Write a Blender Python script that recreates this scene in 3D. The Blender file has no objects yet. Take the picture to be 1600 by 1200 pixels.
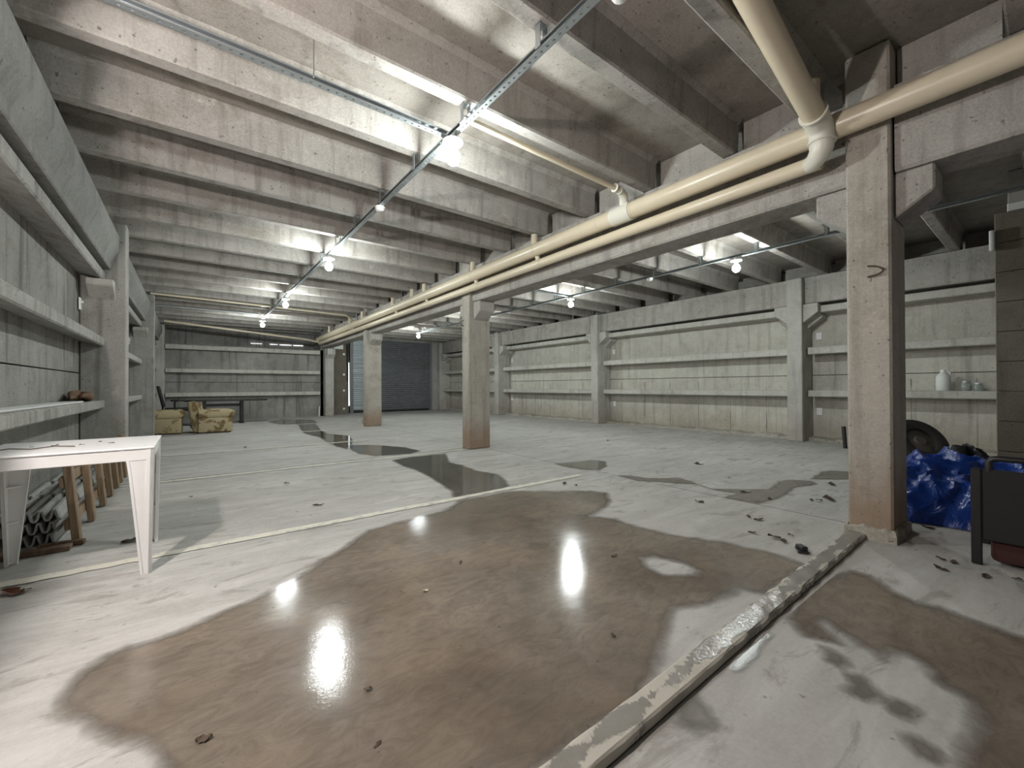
import bpy, bmesh, math, random
from mathutils import Vector, Matrix
random.seed(7)
S = bpy.context.scene
COL = S.collection
PI = math.pi

# ------------------------------------------------------------------ camera, world, exposure
cam = bpy.data.cameras.new('camera')
cam.sensor_width = 36.0
cam.lens = 652.68 / 1600 * 36
cam.clip_start = 0.02
camera = bpy.data.objects.new('camera', cam)
COL.objects.link(camera)
RT = Vector((0.793164276, -0.608994608, -0.00399991467))
UP = Vector((-0.000548437852, -0.00728218159, 0.999973334))
FW = Vector((0.609007496, 0.793140932, 0.00610996198))
camera.matrix_world = Matrix(((RT.x, UP.x, -FW.x, 0), (RT.y, UP.y, -FW.y, 0), (RT.z, UP.z, -FW.z, 1.05), (0, 0, 0, 1)))
S.camera = camera
world = bpy.data.worlds.new('world')
S.world = world
world.use_nodes = True
world.node_tree.nodes['Background'].inputs[0].default_value = (1.0, 0.95, 0.9, 1)
world.node_tree.nodes['Background'].inputs[1].default_value = 0.22     # dim fill added to brighten camera-facing sides; front end left open
S.view_settings.view_transform = 'Standard'
S.view_settings.look = 'None'
S.view_settings.exposure = 0.0
S.view_settings.gamma = 1.0
S.view_settings.use_curve_mapping = False
LAMP_POWER = 84.0            # radiant power of one ceiling bulb
SIDE_POWER = 220.0            # the work lamp on the left wall just behind the camera

# ------------------------------------------------------------------ heights and lines of the structure
ZJ, ZS = 3.07, 3.37          # underside of the ceiling joists, underside of the slab
Y0, Y1 = -4.6, 17.8
COLUMN_Y = [0.66, 5.96, 11.15]

# ------------------------------------------------------------------ materials
MATS = {}
class N:
    def __init__(s, name):
        s.m = bpy.data.materials.new(name); s.m.use_nodes = True
        s.t = s.m.node_tree; s.b = s.t.nodes['Principled BSDF']; s.out = s.t.nodes['Material Output']
    def n(s, typ, **kw):
        x = s.t.nodes.new(typ)
        for k, v in kw.items(): setattr(x, k, v)
        return x
    def l(s, a, b): s.t.links.new(a, b)
    def pos(s): return s.n('ShaderNodeNewGeometry').outputs['Position']
    def mapped(s, scale, vec=None):
        mp = s.n('ShaderNodeMapping'); mp.inputs['Scale'].default_value = scale
        s.l(vec or s.pos(), mp.inputs['Vector']); return mp.outputs[0]
    def noise(s, scale, vec=None, detail=4, rough=.55, dist=0):
        x = s.n('ShaderNodeTexNoise'); x.inputs['Scale'].default_value = scale
        x.inputs['Detail'].default_value = detail; x.inputs['Roughness'].default_value = rough; x.inputs['Distortion'].default_value = dist
        s.l(vec or s.pos(), x.inputs['Vector']); return x.outputs['Fac']
    def ramp(s, fac, stops):
        x = s.n('ShaderNodeValToRGB'); e = x.color_ramp.elements
        while len(e) < len(stops): e.new(0.5)
        for el, (p, c) in zip(e, stops):
            el.position = p; el.color = (c, c, c, 1) if isinstance(c, (int, float)) else (*c, 1)
        s.l(fac, x.inputs[0]); return x.outputs[0]
    def mix(s, fac, a, b, mode='MIX'):
        x = s.n('ShaderNodeMix', data_type='RGBA', blend_type=mode)
        for sock, v in ((x.inputs[0], fac), (x.inputs[6], a), (x.inputs[7], b)):
            if isinstance(v, (int, float)): sock.default_value = v
            elif isinstance(v, tuple): sock.default_value = (*v, 1)
            else: s.l(v, sock)
        return x.outputs[2]
    def math(s, op, a, b=0.0, c=None, clamp=False):
        x = s.n('ShaderNodeMath', operation=op); x.use_clamp = clamp
        for i, v in enumerate((a, b) if c is None else (a, b, c)):
            if isinstance(v, (int, float)): x.inputs[i].default_value = v
            else: s.l(v, x.inputs[i])
        return x.outputs[0]
    def xyz(s, vec=None):
        x = s.n('ShaderNodeSeparateXYZ'); s.l(vec or s.pos(), x.inputs[0]); return x.outputs
    def bump(s, h, strength, dist=.01):
        x = s.n('ShaderNodeBump'); x.inputs['Strength'].default_value = strength; x.inputs['Distance'].default_value = dist
        s.l(h, x.inputs['Height']); s.l(x.outputs[0], s.b.inputs['Normal'])
    def set(s, **kw):
        for k, v in kw.items():
            i = s.b.inputs[k.replace('_', ' ')]
            if isinstance(v, tuple): i.default_value = (*v, 1) if len(v) == 3 else v
            elif isinstance(v, (int, float)): i.default_value = v
            else: s.l(v, i)
        return s.m

def plain(name, col, rough=.5, metal=0.0, mottle=.12, scale=25, bump=.0):
    k = N(name)
    f = k.noise(scale)
    c = k.mix(f, tuple(v * (1 - mottle) for v in col), tuple(min(1, v * (1 + mottle)) for v in col))
    if bump: k.bump(k.noise(scale * 4), bump, .004)
    return k.set(Base_Color=c, Roughness=rough, Metallic=metal)

def concrete(name, lo, hi, streak=.35, stain=.25, rough=.85, bump=.35, rust=0.0, blocks=False):
    k = N(name)
    big = k.ramp(k.noise(.9, detail=5, rough=.6), [(.3, 0), (.7, 1)])
    med = k.ramp(k.noise(5, detail=6, rough=.65), [(.3, 0), (.72, 1)])
    fine = k.noise(70, detail=3, rough=.7)
    base = k.mix(big, lo, hi)
    base = k.mix(k.math('MULTIPLY', med, .5), base, tuple(v * .66 for v in lo))
    base = k.mix(k.math('MULTIPLY', k.ramp(fine, [(.4, 0), (.7, 1)]), .4), base, tuple(v * 1.3 for v in hi))
    if streak:                                           # water marks that run down the face
        st = k.noise(1, k.mapped((9, 9, .55)), 4, .6)
        st = k.ramp(st, [(.52, 0), (.72, 1)])
        base = k.mix(k.math('MULTIPLY', st, streak), base, tuple(v * .42 for v in lo))
    if stain:
        s2 = k.ramp(k.noise(2.3, detail=8, rough=.72, dist=.6), [(.52, 0), (.66, 1)])
        base = k.mix(k.math('MULTIPLY', s2, stain), base, (lo[0] * .55, lo[1] * .5, lo[2] * .42))
        lt = k.ramp(k.noise(3.1, detail=9, rough=.75, dist=.8), [(.62, 0), (.68, 1)])
        base = k.mix(k.math('MULTIPLY', lt, stain * .9), base, tuple(min(1, v * 1.5) for v in hi))
    pit = k.ramp(k.noise(32, detail=2), [(.27, 1), (.33, 0)])
    base = k.mix(k.math('MULTIPLY', pit, .75), base, tuple(v * .35 for v in lo))
    if rust:                                             # soil splashed up from the floor
        z = k.xyz()[2]
        f = k.math('SUBTRACT', k.math('ADD', .30, k.math('MULTIPLY', k.noise(3.5, detail=5), .55)), z, clamp=True)
        base = k.mix(k.math('MULTIPLY', k.math('MULTIPLY', f, 2.6, clamp=True), rust), base, (.24, .14, .075))
    if blocks:                                           # vertical casting joints of the lowest wall course
        o = k.xyz(); y = k.math('ADD', o[1], k.math('MULTIPLY', k.noise(4), .02))
        fr = k.math('FRACT', k.math('DIVIDE', y, .74))
        ln = k.math('LESS_THAN', fr, .022)
        ln = k.math('MULTIPLY', ln, k.math('LESS_THAN', o[2], 1.15))
        ln = k.math('MULTIPLY', ln, k.ramp(k.noise(2.2), [(.4, .15), (.6, 1)]))
        base = k.mix(k.math('MULTIPLY', ln, .75), base, (.06, .055, .045))
    h = k.math('ADD', k.math('MULTIPLY', med, .6), k.math('ADD', k.math('MULTIPLY', fine, .25), k.math('MULTIPLY', pit, -.8)))
    k.bump(h, bump, .012)
    return k.set(Base_Color=base, Roughness=rough, Specular_IOR_Level=.25)

M_CEIL = concrete('ceiling_concrete', (.26, .235, .205), (.37, .345, .315), .35, .35)
M_JOIST = concrete('joist_concrete', (.305, .284, .258), (.425, .403, .376), .55, .45)
M_BEAM = concrete('beam_concrete', (.335, .318, .29), (.45, .43, .40), .5, .45)
M_COL = concrete('column_concrete', (.36, .335, .295), (.47, .44, .39), .45, .35, rust=.6)
M_PIL = concrete('pilaster_concrete', (.41, .402, .37), (.54, .53, .49), .5, .35, rust=.25)
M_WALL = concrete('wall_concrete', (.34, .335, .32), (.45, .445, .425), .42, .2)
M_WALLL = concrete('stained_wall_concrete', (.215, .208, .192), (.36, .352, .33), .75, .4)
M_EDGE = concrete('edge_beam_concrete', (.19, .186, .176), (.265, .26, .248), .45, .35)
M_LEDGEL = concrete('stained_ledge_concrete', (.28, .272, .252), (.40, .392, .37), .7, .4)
M_WALLR = concrete('block_wall_concrete', (.46, .445, .395), (.62, .605, .54), .5, .3, rust=.3, blocks=True)
M_LEDGE = concrete('ledge_concrete', (.45, .44, .40), (.60, .59, .54), .45, .3)
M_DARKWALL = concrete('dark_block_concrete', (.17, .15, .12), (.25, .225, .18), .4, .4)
M_RUBBLE = concrete('rubble_concrete', (.30, .27, .22), (.52, .50, .45), .2, .6, bump=.9)

def floor_base(k):
    """dry floor colour and height, shared by the floor and by the damp film"""
    big = k.ramp(k.noise(.55, detail=5, rough=.6), [(.3, 0), (.7, 1)])
    trowel = k.ramp(k.noise(1, k.mapped((1.1, 6, 1)), 6, .65, .9), [(.35, 0), (.75, 1)])
    fine = k.noise(55, detail=4, rough=.7)
    c = k.mix(big, (.42, .415, .395), (.56, .555, .54))
    c = k.mix(k.math('MULTIPLY', trowel, .75), c, (.30, .292, .27))
    dust = k.ramp(k.noise(7, detail=8, rough=.75, dist=.5), [(.5, 0), (.75, 1)])
    c = k.mix(k.math('MULTIPLY', dust, .45), c, (.33, .295, .255))
    c = k.mix(k.math('MULTIPLY', k.ramp(fine, [(.4, 0), (.75, 1)]), .25), c, (.62, .60, .57))
    spots = k.ramp(k.noise(16, detail=2), [(.25, 1), (.31, 0)])
    c = k.mix(k.math('MULTIPLY', spots, .7), c, (.15, .13, .105))
    smear = k.ramp(k.noise(1, k.mapped((1.6, 4.2, 1)), 7, .7, 1.6), [(.55, 0), (.63, 1)])
    c = k.mix(k.math('MULTIPLY', smear, .55), c, (.235, .22, .195)
    )
    cloud = k.ramp(k.noise(1, k.mapped((.9, 1.7, 1)), 6, .68, 1.0), [(.50, 0), (.68, 1)])
    c = k.mix(k.math('MULTIPLY', cloud, .4), c, (.27, .26, .235))
    h = k.math('ADD', k.math('MULTIPLY', trowel, .5), k.math('MULTIPLY', fine, .35))
    return c, h

k = N('floor_concrete')
c, h = floor_base(k)
o = k.xyz()
def near(v, x, w): return k.math('LESS_THAN', k.math('ABSOLUTE', k.math('SUBTRACT', v, x)), w)
j1 = k.math('MULTIPLY', near(o[0], 3.97, .006), k.math('GREATER_THAN', o[1], .9))
j2 = k.math('MULTIPLY', near(o[1], 6.17, .012), k.math('LESS_THAN', o[0], 3.7))
c = k.mix(k.math('MULTIPLY', k.math('MAXIMUM', j1, j2), .85), c, (.04, .035, .03))
k.bump(h, .3, .006)
M_FLOOR = k.set(Base_Color=c, Roughness=.8, Specular_IOR_Level=.3)

def wet(name, dark, hi, rough_lo, rough_hi, bump, soft, wob):
    k = N(name)
    at = k.n('ShaderNodeAttribute', attribute_name='edge').outputs['Fac']
    wobble = k.math('MULTIPLY', k.math('SUBTRACT', k.noise(5, detail=5, rough=.65), .5), wob)
    d = k.math('ADD', at, wobble)
    alpha = k.ramp(k.math('DIVIDE', k.math('ADD', d, soft), 2 * soft, clamp=True), [(0, 0), (1, 1)])
    big = k.ramp(k.noise(1.3, detail=5, rough=.6, dist=.4), [(.3, 0), (.72, 1)])
    fine = k.noise(1, k.mapped((7, 15, 9)), 8, .75, 1.2)
    c = k.mix(big, dark, hi)
    c = k.mix(k.math('MULTIPLY', k.ramp(fine, [(.42, 0), (.68, 1)]), .55), c, tuple(v * .6 for v in dark))
    grit = k.ramp(k.noise(24, detail=3, rough=.6), [(.25, 1), (.31, 0)])
    c = k.mix(k.math('MULTIPLY', grit, .7), c, tuple(v * .35 for v in dark))
    warm = k.ramp(k.noise(2.1, detail=4), [(.5, 0), (.75, 1)])
    c = k.mix(k.math('MULTIPLY', warm, .3), c, (hi[0] * 1.15, hi[1] * .95, hi[2] * .72))
    r = k.ramp(k.noise(2.6, detail=4, rough=.6), [(.35, rough_lo), (.7, rough_hi)])
    hh = k.math('ADD', k.noise(60, detail=4, rough=.7), k.math('MULTIPLY', k.noise(14, detail=3), 1.2))
    k.bump(hh, bump, .004)
    k.set(Base_Color=c, Roughness=r, Specular_IOR_Level=.5)
    tr = k.n('ShaderNodeBsdfTransparent'); mx = k.n('ShaderNodeMixShader')
    k.l(alpha, mx.inputs[0]); k.l(tr.outputs[0], mx.inputs[1]); k.l(k.b.outputs[0], mx.inputs[2]); k.l(mx.outputs[0], k.out.inputs[0])
    return k.m
M_WET = wet('wet_concrete', (.125, .103, .08), (.27, .23, .19), .09, .16, .10, .04, .12)
M_POOL = wet('standing_water', (.11, .105, .092), (.16, .15, .13), .03, .09, .03, .03, .10)
M_SHINE = wet('shining_water', (.12, .115, .10), (.18, .17, .15), .16, .26, .25, .012, .05)
M_DAMP = wet('damp_patch', (.15, .138, .12), (.22, .205, .18), .25, .5, .2, .03, .09)

k = N('line_paint')
wear = k.ramp(k.noise(9, detail=8, rough=.75), [(.36, 0), (.5, 1)])
c, h = floor_base(k)
M_PAINT = k.set(Base_Color=k.mix(wear, c, (.66, .64, .55)), Roughness=.7)

k = N('wet_curb_concrete')
mid = k.math('SUBTRACT', 1.0, k.math('DIVIDE', k.math('ABSOLUTE', k.math('SUBTRACT', k.math('SUBTRACT', k.xyz()[1], k.math('MULTIPLY', k.xyz()[0], .0155)), .795)), .055), clamp=True)
pf = k.math('ADD', k.noise(4.5, detail=8, rough=.68, dist=.4), k.math('MULTIPLY', mid, .22))
pf = k.ramp(pf, [(.56, 0), (.60, 1)])
c = k.mix(k.noise(9, detail=5), (.40, .375, .32), (.54, .51, .45))
c = k.mix(pf, c, k.mix(k.noise(11, detail=5), (.16, .15, .13), (.32, .31, .285)))
c = k.mix(k.math('LESS_THAN', k.xyz()[2], .005), c, (.02, .018, .015))
k.bump(k.math('ADD', pf, k.noise(60)), .4, .006)
M_CURB = k.set(Base_Color=c, Roughness=k.ramp(pf, [(0, .7), (1, .12)]))

M_PVC = plain('cream_pvc', (.66, .58, .44), .32, 0, .07, 6)
M_PVCW = plain('white_pvc', (.72, .70, .62), .35, 0, .05, 6)
M_STEEL = plain('galvanised_steel', (.50, .54, .56), .38, .85, .15, 12)
M_WIRE = plain('rusty_wire', (.10, .075, .055), .7, .4, .3, 60)
M_WHITE = plain('white_plastic', (.84, .84, .83), .35, 0, .03, 8)
M_BLACK = plain('black_metal', (.014, .014, .015), .42, .1, .2, 30)
M_MESHBLK = plain('black_textile', (.010, .010, .010), .75, 0, .3, 120, .3)
M_MAROON = plain('dark_red_cloth', (.055, .018, .016), .85, 0, .3, 60, .3)
M_RUBBER = plain('tyre_rubber', (.02, .019, .018), .65, 0, .3, 40, .3)
M_BAG = plain('black_plastic_sheet', (.016, .016, .017), .35, 0, .3, 10, .2)
M_CARD = plain('brown_cardboard', (.13, .07, .036), .85, 0, .25, 15, .3)
M_RAWWOOD = None
k = N('raw_timber')
gr = k.noise(1, k.mapped((40, 40, 3)), 5, .6, .4)
M_RAWWOOD = k.set(Base_Color=k.mix(k.ramp(gr, [(.3, 0), (.7, 1)]), (.16, .105, .062), (.36, .26, .165)), Roughness=.75)
k = N('dark_timber')
gr = k.noise(1, k.mapped((30, 4, 30)), 5, .6, .4)
M_DARKWOOD = k.set(Base_Color=k.mix(k.ramp(gr, [(.3, 0), (.7, 1)]), (.07, .045, .03), (.19, .125, .08)), Roughness=.8)
k = N('blue_tarpaulin')
M_TARP = k.set(Base_Color=k.mix(k.noise(4, detail=4), (.003, .022, .16), (.007, .048, .28)), Roughness=.3, Specular_IOR_Level=.5)
k.bump(k.math('ADD', k.noise(7, detail=4, dist=1.0), k.math('MULTIPLY', k.noise(24, detail=4), .3)), .7, .03)
k = N('floral_upholstery')
bl = k.ramp(k.noise(4.2, detail=3, rough=.6, dist=.8), [(.52, 0), (.60, 1)])
b2 = k.ramp(k.noise(11, detail=3, rough=.6, dist=1.0), [(.6, 0), (.66, 1)])
c = k.mix(k.math('MULTIPLY', bl, .85), (.40, .335, .205), (.12, .068, .025))
c = k.mix(k.math('MULTIPLY', b2, .7), c, (.26, .22, .07))
k.bump(k.noise(150), .3, .003)
M_FLORAL = k.set(Base_Color=c, Roughness=.9)
k = N('shutter_steel')
M_SHUT = k.set(Base_Color=k.mix(k.noise(3, detail=5), (.15, .158, .168), (.21, .22, .232)), Roughness=.5, Metallic=.1)
M_JUG = plain('translucent_jug_plastic', (.72, .74, .72), .4, 0, .04, 20)
k = N('jar_glass')
M_GLASS = k.set(Base_Color=(.75, .8, .78), Roughness=.08, Transmission_Weight=.75, IOR=1.45)
M_LEAF = plain('dry_leaf', (.075, .05, .032), .8, 0, .4, 40)
M_CARTON = plain('pale_leaf', (.62, .56, .38), .6)
M_LEAFRED = plain('dry_leaf_red', (.15, .055, .03), .75, 0, .4, 40)
M_SHEET = plain('grey_sheet', (.37, .37, .355), .8, 0, .25, 6, .3)
k = N('dusty_table_plastic')
sp = k.ramp(k.noise(26, detail=3, rough=.6), [(.27, 1), (.31, 0)])
sm = k.ramp(k.noise(5, detail=6, rough=.7), [(.5, 0), (.75, 1)])
c = k.mix(k.math('MULTIPLY', sm, .15), (.86, .855, .85), (.66, .63, .60))
M_TABLETOP = k.set(Base_Color=k.mix(k.math('MULTIPLY', sp, .8), c, (.12, .10, .08)), Roughness=.4)

def emitter(name, col, strength):
    k = N(name)
    return k.set(Base_Color=(.9, .9, .9), Emission_Color=col, Emission_Strength=strength)
BULB_R = .052
M_BULB = emitter('lit_bulb', (.93, 1.0, .975), LAMP_POWER / (PI * 4 * PI * BULB_R ** 2))
M_SIDEBULB = emitter('lit_warm_bulb', (1.0, .91, .87), SIDE_POWER / (PI * 4 * PI * .045 ** 2))
M_DAYSLIT = emitter('daylight_in_gap', (.95, 1.0, 1.0), 2.2)

# ------------------------------------------------------------------ mesh helpers
class MB:
    def __init__(s): s.bm = bmesh.new()
    def box(s, x0, x1, y0, y1, z0, z1, bev=0, seg=1, mat=None):
        r = bmesh.ops.create_cube(s.bm, size=1)
        vs = r['verts']
        for v in vs:
            v.co = Vector((x0 + (v.co.x + .5) * (x1 - x0), y0 + (v.co.y + .5) * (y1 - y0), z0 + (v.co.z + .5) * (z1 - z0)))
        if mat is not None: bmesh.ops.transform(s.bm, matrix=mat, verts=vs)
        if bev:
            es = list({e for v in vs for e in v.link_edges})
            bmesh.ops.bevel(s.bm, geom=es, offset=bev, segments=seg, affect='EDGES', profile=.5)
        return s
    def prism(s, pts, axis, a, b, bev=0):
        """closed outline pts (two coordinates) swept along axis 'x','y' or 'z' from a to b"""
        def P(p, t):
            return {'x': (t, p[0], p[1]), 'y': (p[0], t, p[1]), 'z': (p[0], p[1], t)}[axis]
        va = [s.bm.verts.new(P(p, a)) for p in pts]; vb = [s.bm.verts.new(P(p, b)) for p in pts]
        n = len(pts)
        fs = [s.bm.faces.new(va), s.bm.faces.new(vb[::-1])]
        for i in range(n): fs.append(s.bm.faces.new((va[i], vb[i], vb[(i + 1) % n], va[(i + 1) % n])))
        bmesh.ops.recalc_face_normals(s.bm, faces=fs)
        if bev:
            es = list({e for f in fs for e in f.edges})
            bmesh.ops.bevel(s.bm, geom=es, offset=bev, segments=1, affect='EDGES', profile=.5)
        return s
    def tube(s, pts, r, n=16, cap=True):
        pts = [Vector(p) for p in pts]; rings = []
        rr = r if isinstance(r, (list, tuple)) else [r] * len(pts)
        ref = None
        for i, p in enumerate(pts):
            d = (pts[min(i + 1, len(pts) - 1)] - pts[max(i - 1, 0)]).normalized()
            if ref is None: ref = Vector((0, 0, 1)) if abs(d.z) < .9 else Vector((1, 0, 0))
            u = d.cross(ref).normalized(); w = u.cross(d).normalized(); ref = w
            rings.append([s.bm.verts.new(p + (u * math.cos(2 * PI * j / n) + w * math.sin(2 * PI * j / n)) * rr[i]) for j in range(n)])
        for a, b in zip(rings, rings[1:]):
            for j in range(n): s.bm.faces.new((a[j], a[(j + 1) % n], b[(j + 1) % n], b[j]))
        if cap: s.bm.faces.new(rings[0][::-1]); s.bm.faces.new(rings[-1])
        return s
    def lathe(s, prof, at=(0, 0, 0), n=24):
        at = Vector(at); rings = []
        for r, z in prof:
            rings.append([s.bm.verts.new(at + Vector((r * math.cos(2 * PI * j / n), r * math.sin(2 * PI * j / n), z))) for j in range(n)])
        for a, b in zip(rings, rings[1:]):
            for j in range(n): s.bm.faces.new((a[j], a[(j + 1) % n], b[(j + 1) % n], b[j]))
        if prof[0][0] > 1e-4: s.bm.faces.new(rings[0][::-1])
        if prof[-1][0] > 1e-4: s.bm.faces.new(rings[-1])
        return s
    def grid(s, fn, nu, nv):
        vs = [[s.bm.verts.new(fn(i / nu, j / nv)) for j in range(nv + 1)] for i in range(nu + 1)]
        for i in range(nu):
            for j in range(nv): s.bm.faces.new((vs[i][j], vs[i + 1][j], vs[i + 1][j + 1], vs[i][j + 1]))
        return s
    def build(s, name, mat, parent=None, smooth=False, loc=None, rot=None, **props):
        bmesh.ops.remove_doubles(s.bm, verts=s.bm.verts, dist=1e-6)
        bmesh.ops.recalc_face_normals(s.bm, faces=s.bm.faces)
        me = bpy.data.meshes.new(name); s.bm.to_mesh(me); s.bm.free()
        if smooth:
            for p in me.polygons: p.use_smooth = True
            me.set_sharp_from_angle(angle=math.radians(40))
        me.materials.append(mat)
        o = bpy.data.objects.new(name, me); COL.objects.link(o)
        if loc is not None: o.location = loc
        if rot is not None: o.rotation_euler = rot
        if parent is not None: o.parent = parent
        for kk, v in props.items(): o[kk] = v
        return o

def empty(name, label, cat, loc=(0, 0, 0), rz=0.0, group=None):
    o = bpy.data.objects.new(name, None); COL.objects.link(o); o.empty_display_size = .1
    o.location = loc; o.rotation_euler = (0, 0, rz); o['label'] = label; o['category'] = cat
    if group: o['group'] = group
    return o
def tag(o, label, cat, group=None):
    o['label'] = label; o['category'] = cat
    if group: o['group'] = group
    return o
def struct(mb, name, mat, **kw): return mb.build(name, mat, kind='structure', **kw)
def copy_tree(src, loc, rz, label):
    r = src.copy(); COL.objects.link(r); r.location = loc; r.rotation_euler = (0, 0, rz); r['label'] = label
    for ch in list(src.children):
        c2 = ch.copy(); COL.objects.link(c2); c2.parent = r
        for g in ch.children:
            d = g.copy(); COL.objects.link(d); d.parent = c2
    return r
ORD = ['first', 'second', 'third', 'fourth', 'fifth', 'sixth', 'seventh', 'eighth', 'ninth', 'tenth', 'eleventh', 'twelfth', 'thirteenth',
       'fourteenth', 'fifteenth', 'sixteenth', 'seventeenth', 'eighteenth', 'nineteenth', 'twentieth']

# ------------------------------------------------------------------ floor and ceiling slab
struct(MB().box(-1.3, 9.9, Y0, Y1 + .4, -.15, 0), 'floor', M_FLOOR)
struct(MB().box(-1.3, 9.9, Y0, Y1 + .4, ZS, ZS + .16), 'ceiling', M_CEIL)

# joists: rectangular ribs that carry the slab, one object each
JPROF = lambda y: [(y - .12, ZJ + .012), (y - .108, ZJ), (y - .012, ZJ), (y, ZJ + .012), (y + .012, ZS - .05), (y + .04, ZS - .002), (y - .16, ZS - .002), (y - .132, ZS - .05)]
jy = [1.80 + .82 * i for i in range(-7, 20)]
for y in jy:
    struct(MB().prism(JPROF(y + (.2 if .9 < y < 1.1 else 0)), 'x', -.86, 3.79), 'ceiling_beam', M_JOIST)
    struct(MB().prism(JPROF(y), 'x', 3.985, 9.3), 'ceiling_beam', M_JOIST)
for a, b in zip(jy, jy[1:]):                         # closing panels between the joist ends over the main beam
    a2, b2 = a + (.2 if .9 < a < 1.1 else 0), b + (.2 if .9 < b < 1.1 else 0)
    struct(MB().box(3.86, 3.92, a2 + .02, (.65 if .9 < b < 1.1 else b2 - .14), 3.06, ZS - .004), 'ceiling_panel', M_BEAM)
    struct(MB().box(9.50, 9.54, a + .02, b - .14, 3.16, ZS - .004), 'ceiling_panel', M_BEAM)
    struct(MB().box(-.97, -.91, a2 + .02, b2 - .14, 3.05, ZS - .004), 'ceiling_panel', M_BEAM)

# ------------------------------------------------------------------ main beam and free-standing columns
col_lab = ['large concrete column nearest the camera, crumbling plaster at its foot',
           'middle free-standing concrete column, beside the long stream of water',
           'small distant concrete column in front of the grey roller shutter, brown soil on its lower half']
def corbel(mb, y, sgn, x0=3.76, x1=4.06, d=.2, z=(2.17, 2.31, 2.476)):
    mb.prism([(y, z[2]), (y + sgn * d, z[2]), (y + sgn * d, z[1]), (y, z[0])], 'x', x0, x1, .012)
for y, lb in zip(COLUMN_Y, col_lab):
    c0 = empty('concrete_column', lb, 'column', (3.89, y + .12, 0), 0, 'free-standing columns under the main beam')
    def w(mb): 
        bmesh.ops.translate(mb.bm, vec=(-3.89, -(y + .12), 0), verts=mb.bm.verts); return mb
    w(MB().box(3.68, 4.10, y, y + .24, 0, ZS - .005, .014)).build('shaft', M_COL, c0)
    for sg, yy in ((-1, y), (1, y + .24)):
        m = MB(); corbel(m, yy, sg); w(m).build('corbel', M_BEAM, c0)
    loop = [(3.672 - .022 * math.sin(PI * t / 12), .78 - .085 * math.sin(PI * t / 12) ** .6, 1.865 - .075 * t / 12 - .012 * math.sin(PI * t / 12)) for t in range(13)] if y == .66 else None
    if loop is None:
        zc = 2.13 if y < 8 else .12
        loop = [(3.675 - .05 * math.sin(a), y + .17, zc + .05 * math.cos(a)) for a in [PI * i / 8 for i in range(9)]]
    w(MB().tube(loop, .006, 6)).build('wire_loop', M_WIRE, c0, True)
    if y == .66:                                       # broken plaster collar round the foot
        m = MB()
        def collar(u, v):
            a = u * 4; side = int(a) % 4; t = a - int(a)
            cx = [(3.665, .645), (4.115, .645), (4.115, .915), (3.665, .915)]
            p0, p1 = Vector(cx[side]), Vector(cx[(side + 1) % 4]); p = p0.lerp(p1, t)
            rnd = math.sin(u * 47) * .5 + math.sin(u * 113 + 1) * .3 + math.sin(u * 23) * .4
            top = .085 + .014 * rnd
            q = Vector((3.89, .78)); out = (p - q).normalized() * (.002 + .012 * (1 - v) + .003 * math.sin(u * 60 + v * 9))
            if v > .99: out = -(p - q).normalized() * .02
            return (p.x + out.x, p.y + out.y, max(0, top * min(1, v * 1.02)))
        m.grid(collar, 120, 5)
        w(m).build('plaster_collar', M_RUBBLE, c0, True, label='crumbling pale plaster collar')
edges = [Y0] + [v for y in COLUMN_Y for v in (y, y + .24)] + [16.3]
for i in range(0, len(edges), 2):
    a, b = edges[i], edges[i + 1]
    struct(MB().prism([(3.74, 2.50), (3.755, 2.48), (4.055, 2.48), (4.07, 2.50), (4.07, 3.06), (3.74, 3.06)], 'y', a + .012, b - .012), 'main_beam', M_BEAM)

# ------------------------------------------------------------------ left wall: panels, ledges, pilasters, edge beam
PL = [1.05, 6.93, 11.75]
XL = -1.04
m = MB()
m.box(XL - .14, XL, Y0, 16.6, 0, 1.222); m.box(XL - .14, XL, Y0, 16.6, 1.234, 2.44); m.box(XL - .3, XL - .14, Y0, 16.6, 0, 3.36)
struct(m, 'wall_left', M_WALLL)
spansL = [(-4.55, 1.05), (1.3, 6.93), (7.18, 11.75), (12.0, 16.34)]
where = {1: 'on the left wall above the white table', 2: 'on the left wall between its two pilasters', 3: 'on the left wall behind the armchairs'}
lev = {0: 'lowest concrete shelf', 1: 'middle concrete shelf', 2: 'topmost concrete shelf'}
for i, (a, b) in enumerate(spansL):
    for q, (z0, z1) in enumerate(((.812, .908), (1.55, 1.655), (2.33, 2.445))):
        o = MB().prism([(XL + .002, z0 + .05), (-.835, z0), (-.822, z0 + .012), (-.822, z1 - .012), (-.834, z1), (XL + .002, z1)], 'y', a + .004, b - .004)
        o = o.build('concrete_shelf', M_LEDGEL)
        tag(o, lev[q] + ' ' + where.get(i, 'on the left wall beside the camera'), 'shelf', 'concrete shelves along the left wall')
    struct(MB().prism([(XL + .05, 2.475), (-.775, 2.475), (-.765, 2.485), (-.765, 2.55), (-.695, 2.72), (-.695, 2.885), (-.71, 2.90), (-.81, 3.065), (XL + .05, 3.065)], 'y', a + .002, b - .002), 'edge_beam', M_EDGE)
labL = {6.93: 'concrete wall pilaster on the left just past the white table', 11.75: 'concrete wall pilaster on the left beside the floral armchair'}
for y in PL:
    t = empty('wall_pilaster', labL.get(y, 'concrete wall pilaster on the left beside the camera'), 'pilaster', (-.84, y + .125, 0), 0, 'pilasters of the left wall')
    MB().box(-.195, .21, -.125, .125, 0, 3.06, .012).build('shaft', M_LEDGEL, t)
    for sg in (-1, 1):
        m = MB(); m.prism([(sg * .125, 2.325), (sg * .325, 2.325), (sg * .325, 2.25), (sg * .125, 2.12)], 'x', -.12, .115, .008)
        bmesh.ops.translate(m.bm, vec=(0, 0, -.002), verts=m.bm.verts)
        m.build('corbel', M_PIL, t)

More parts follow.
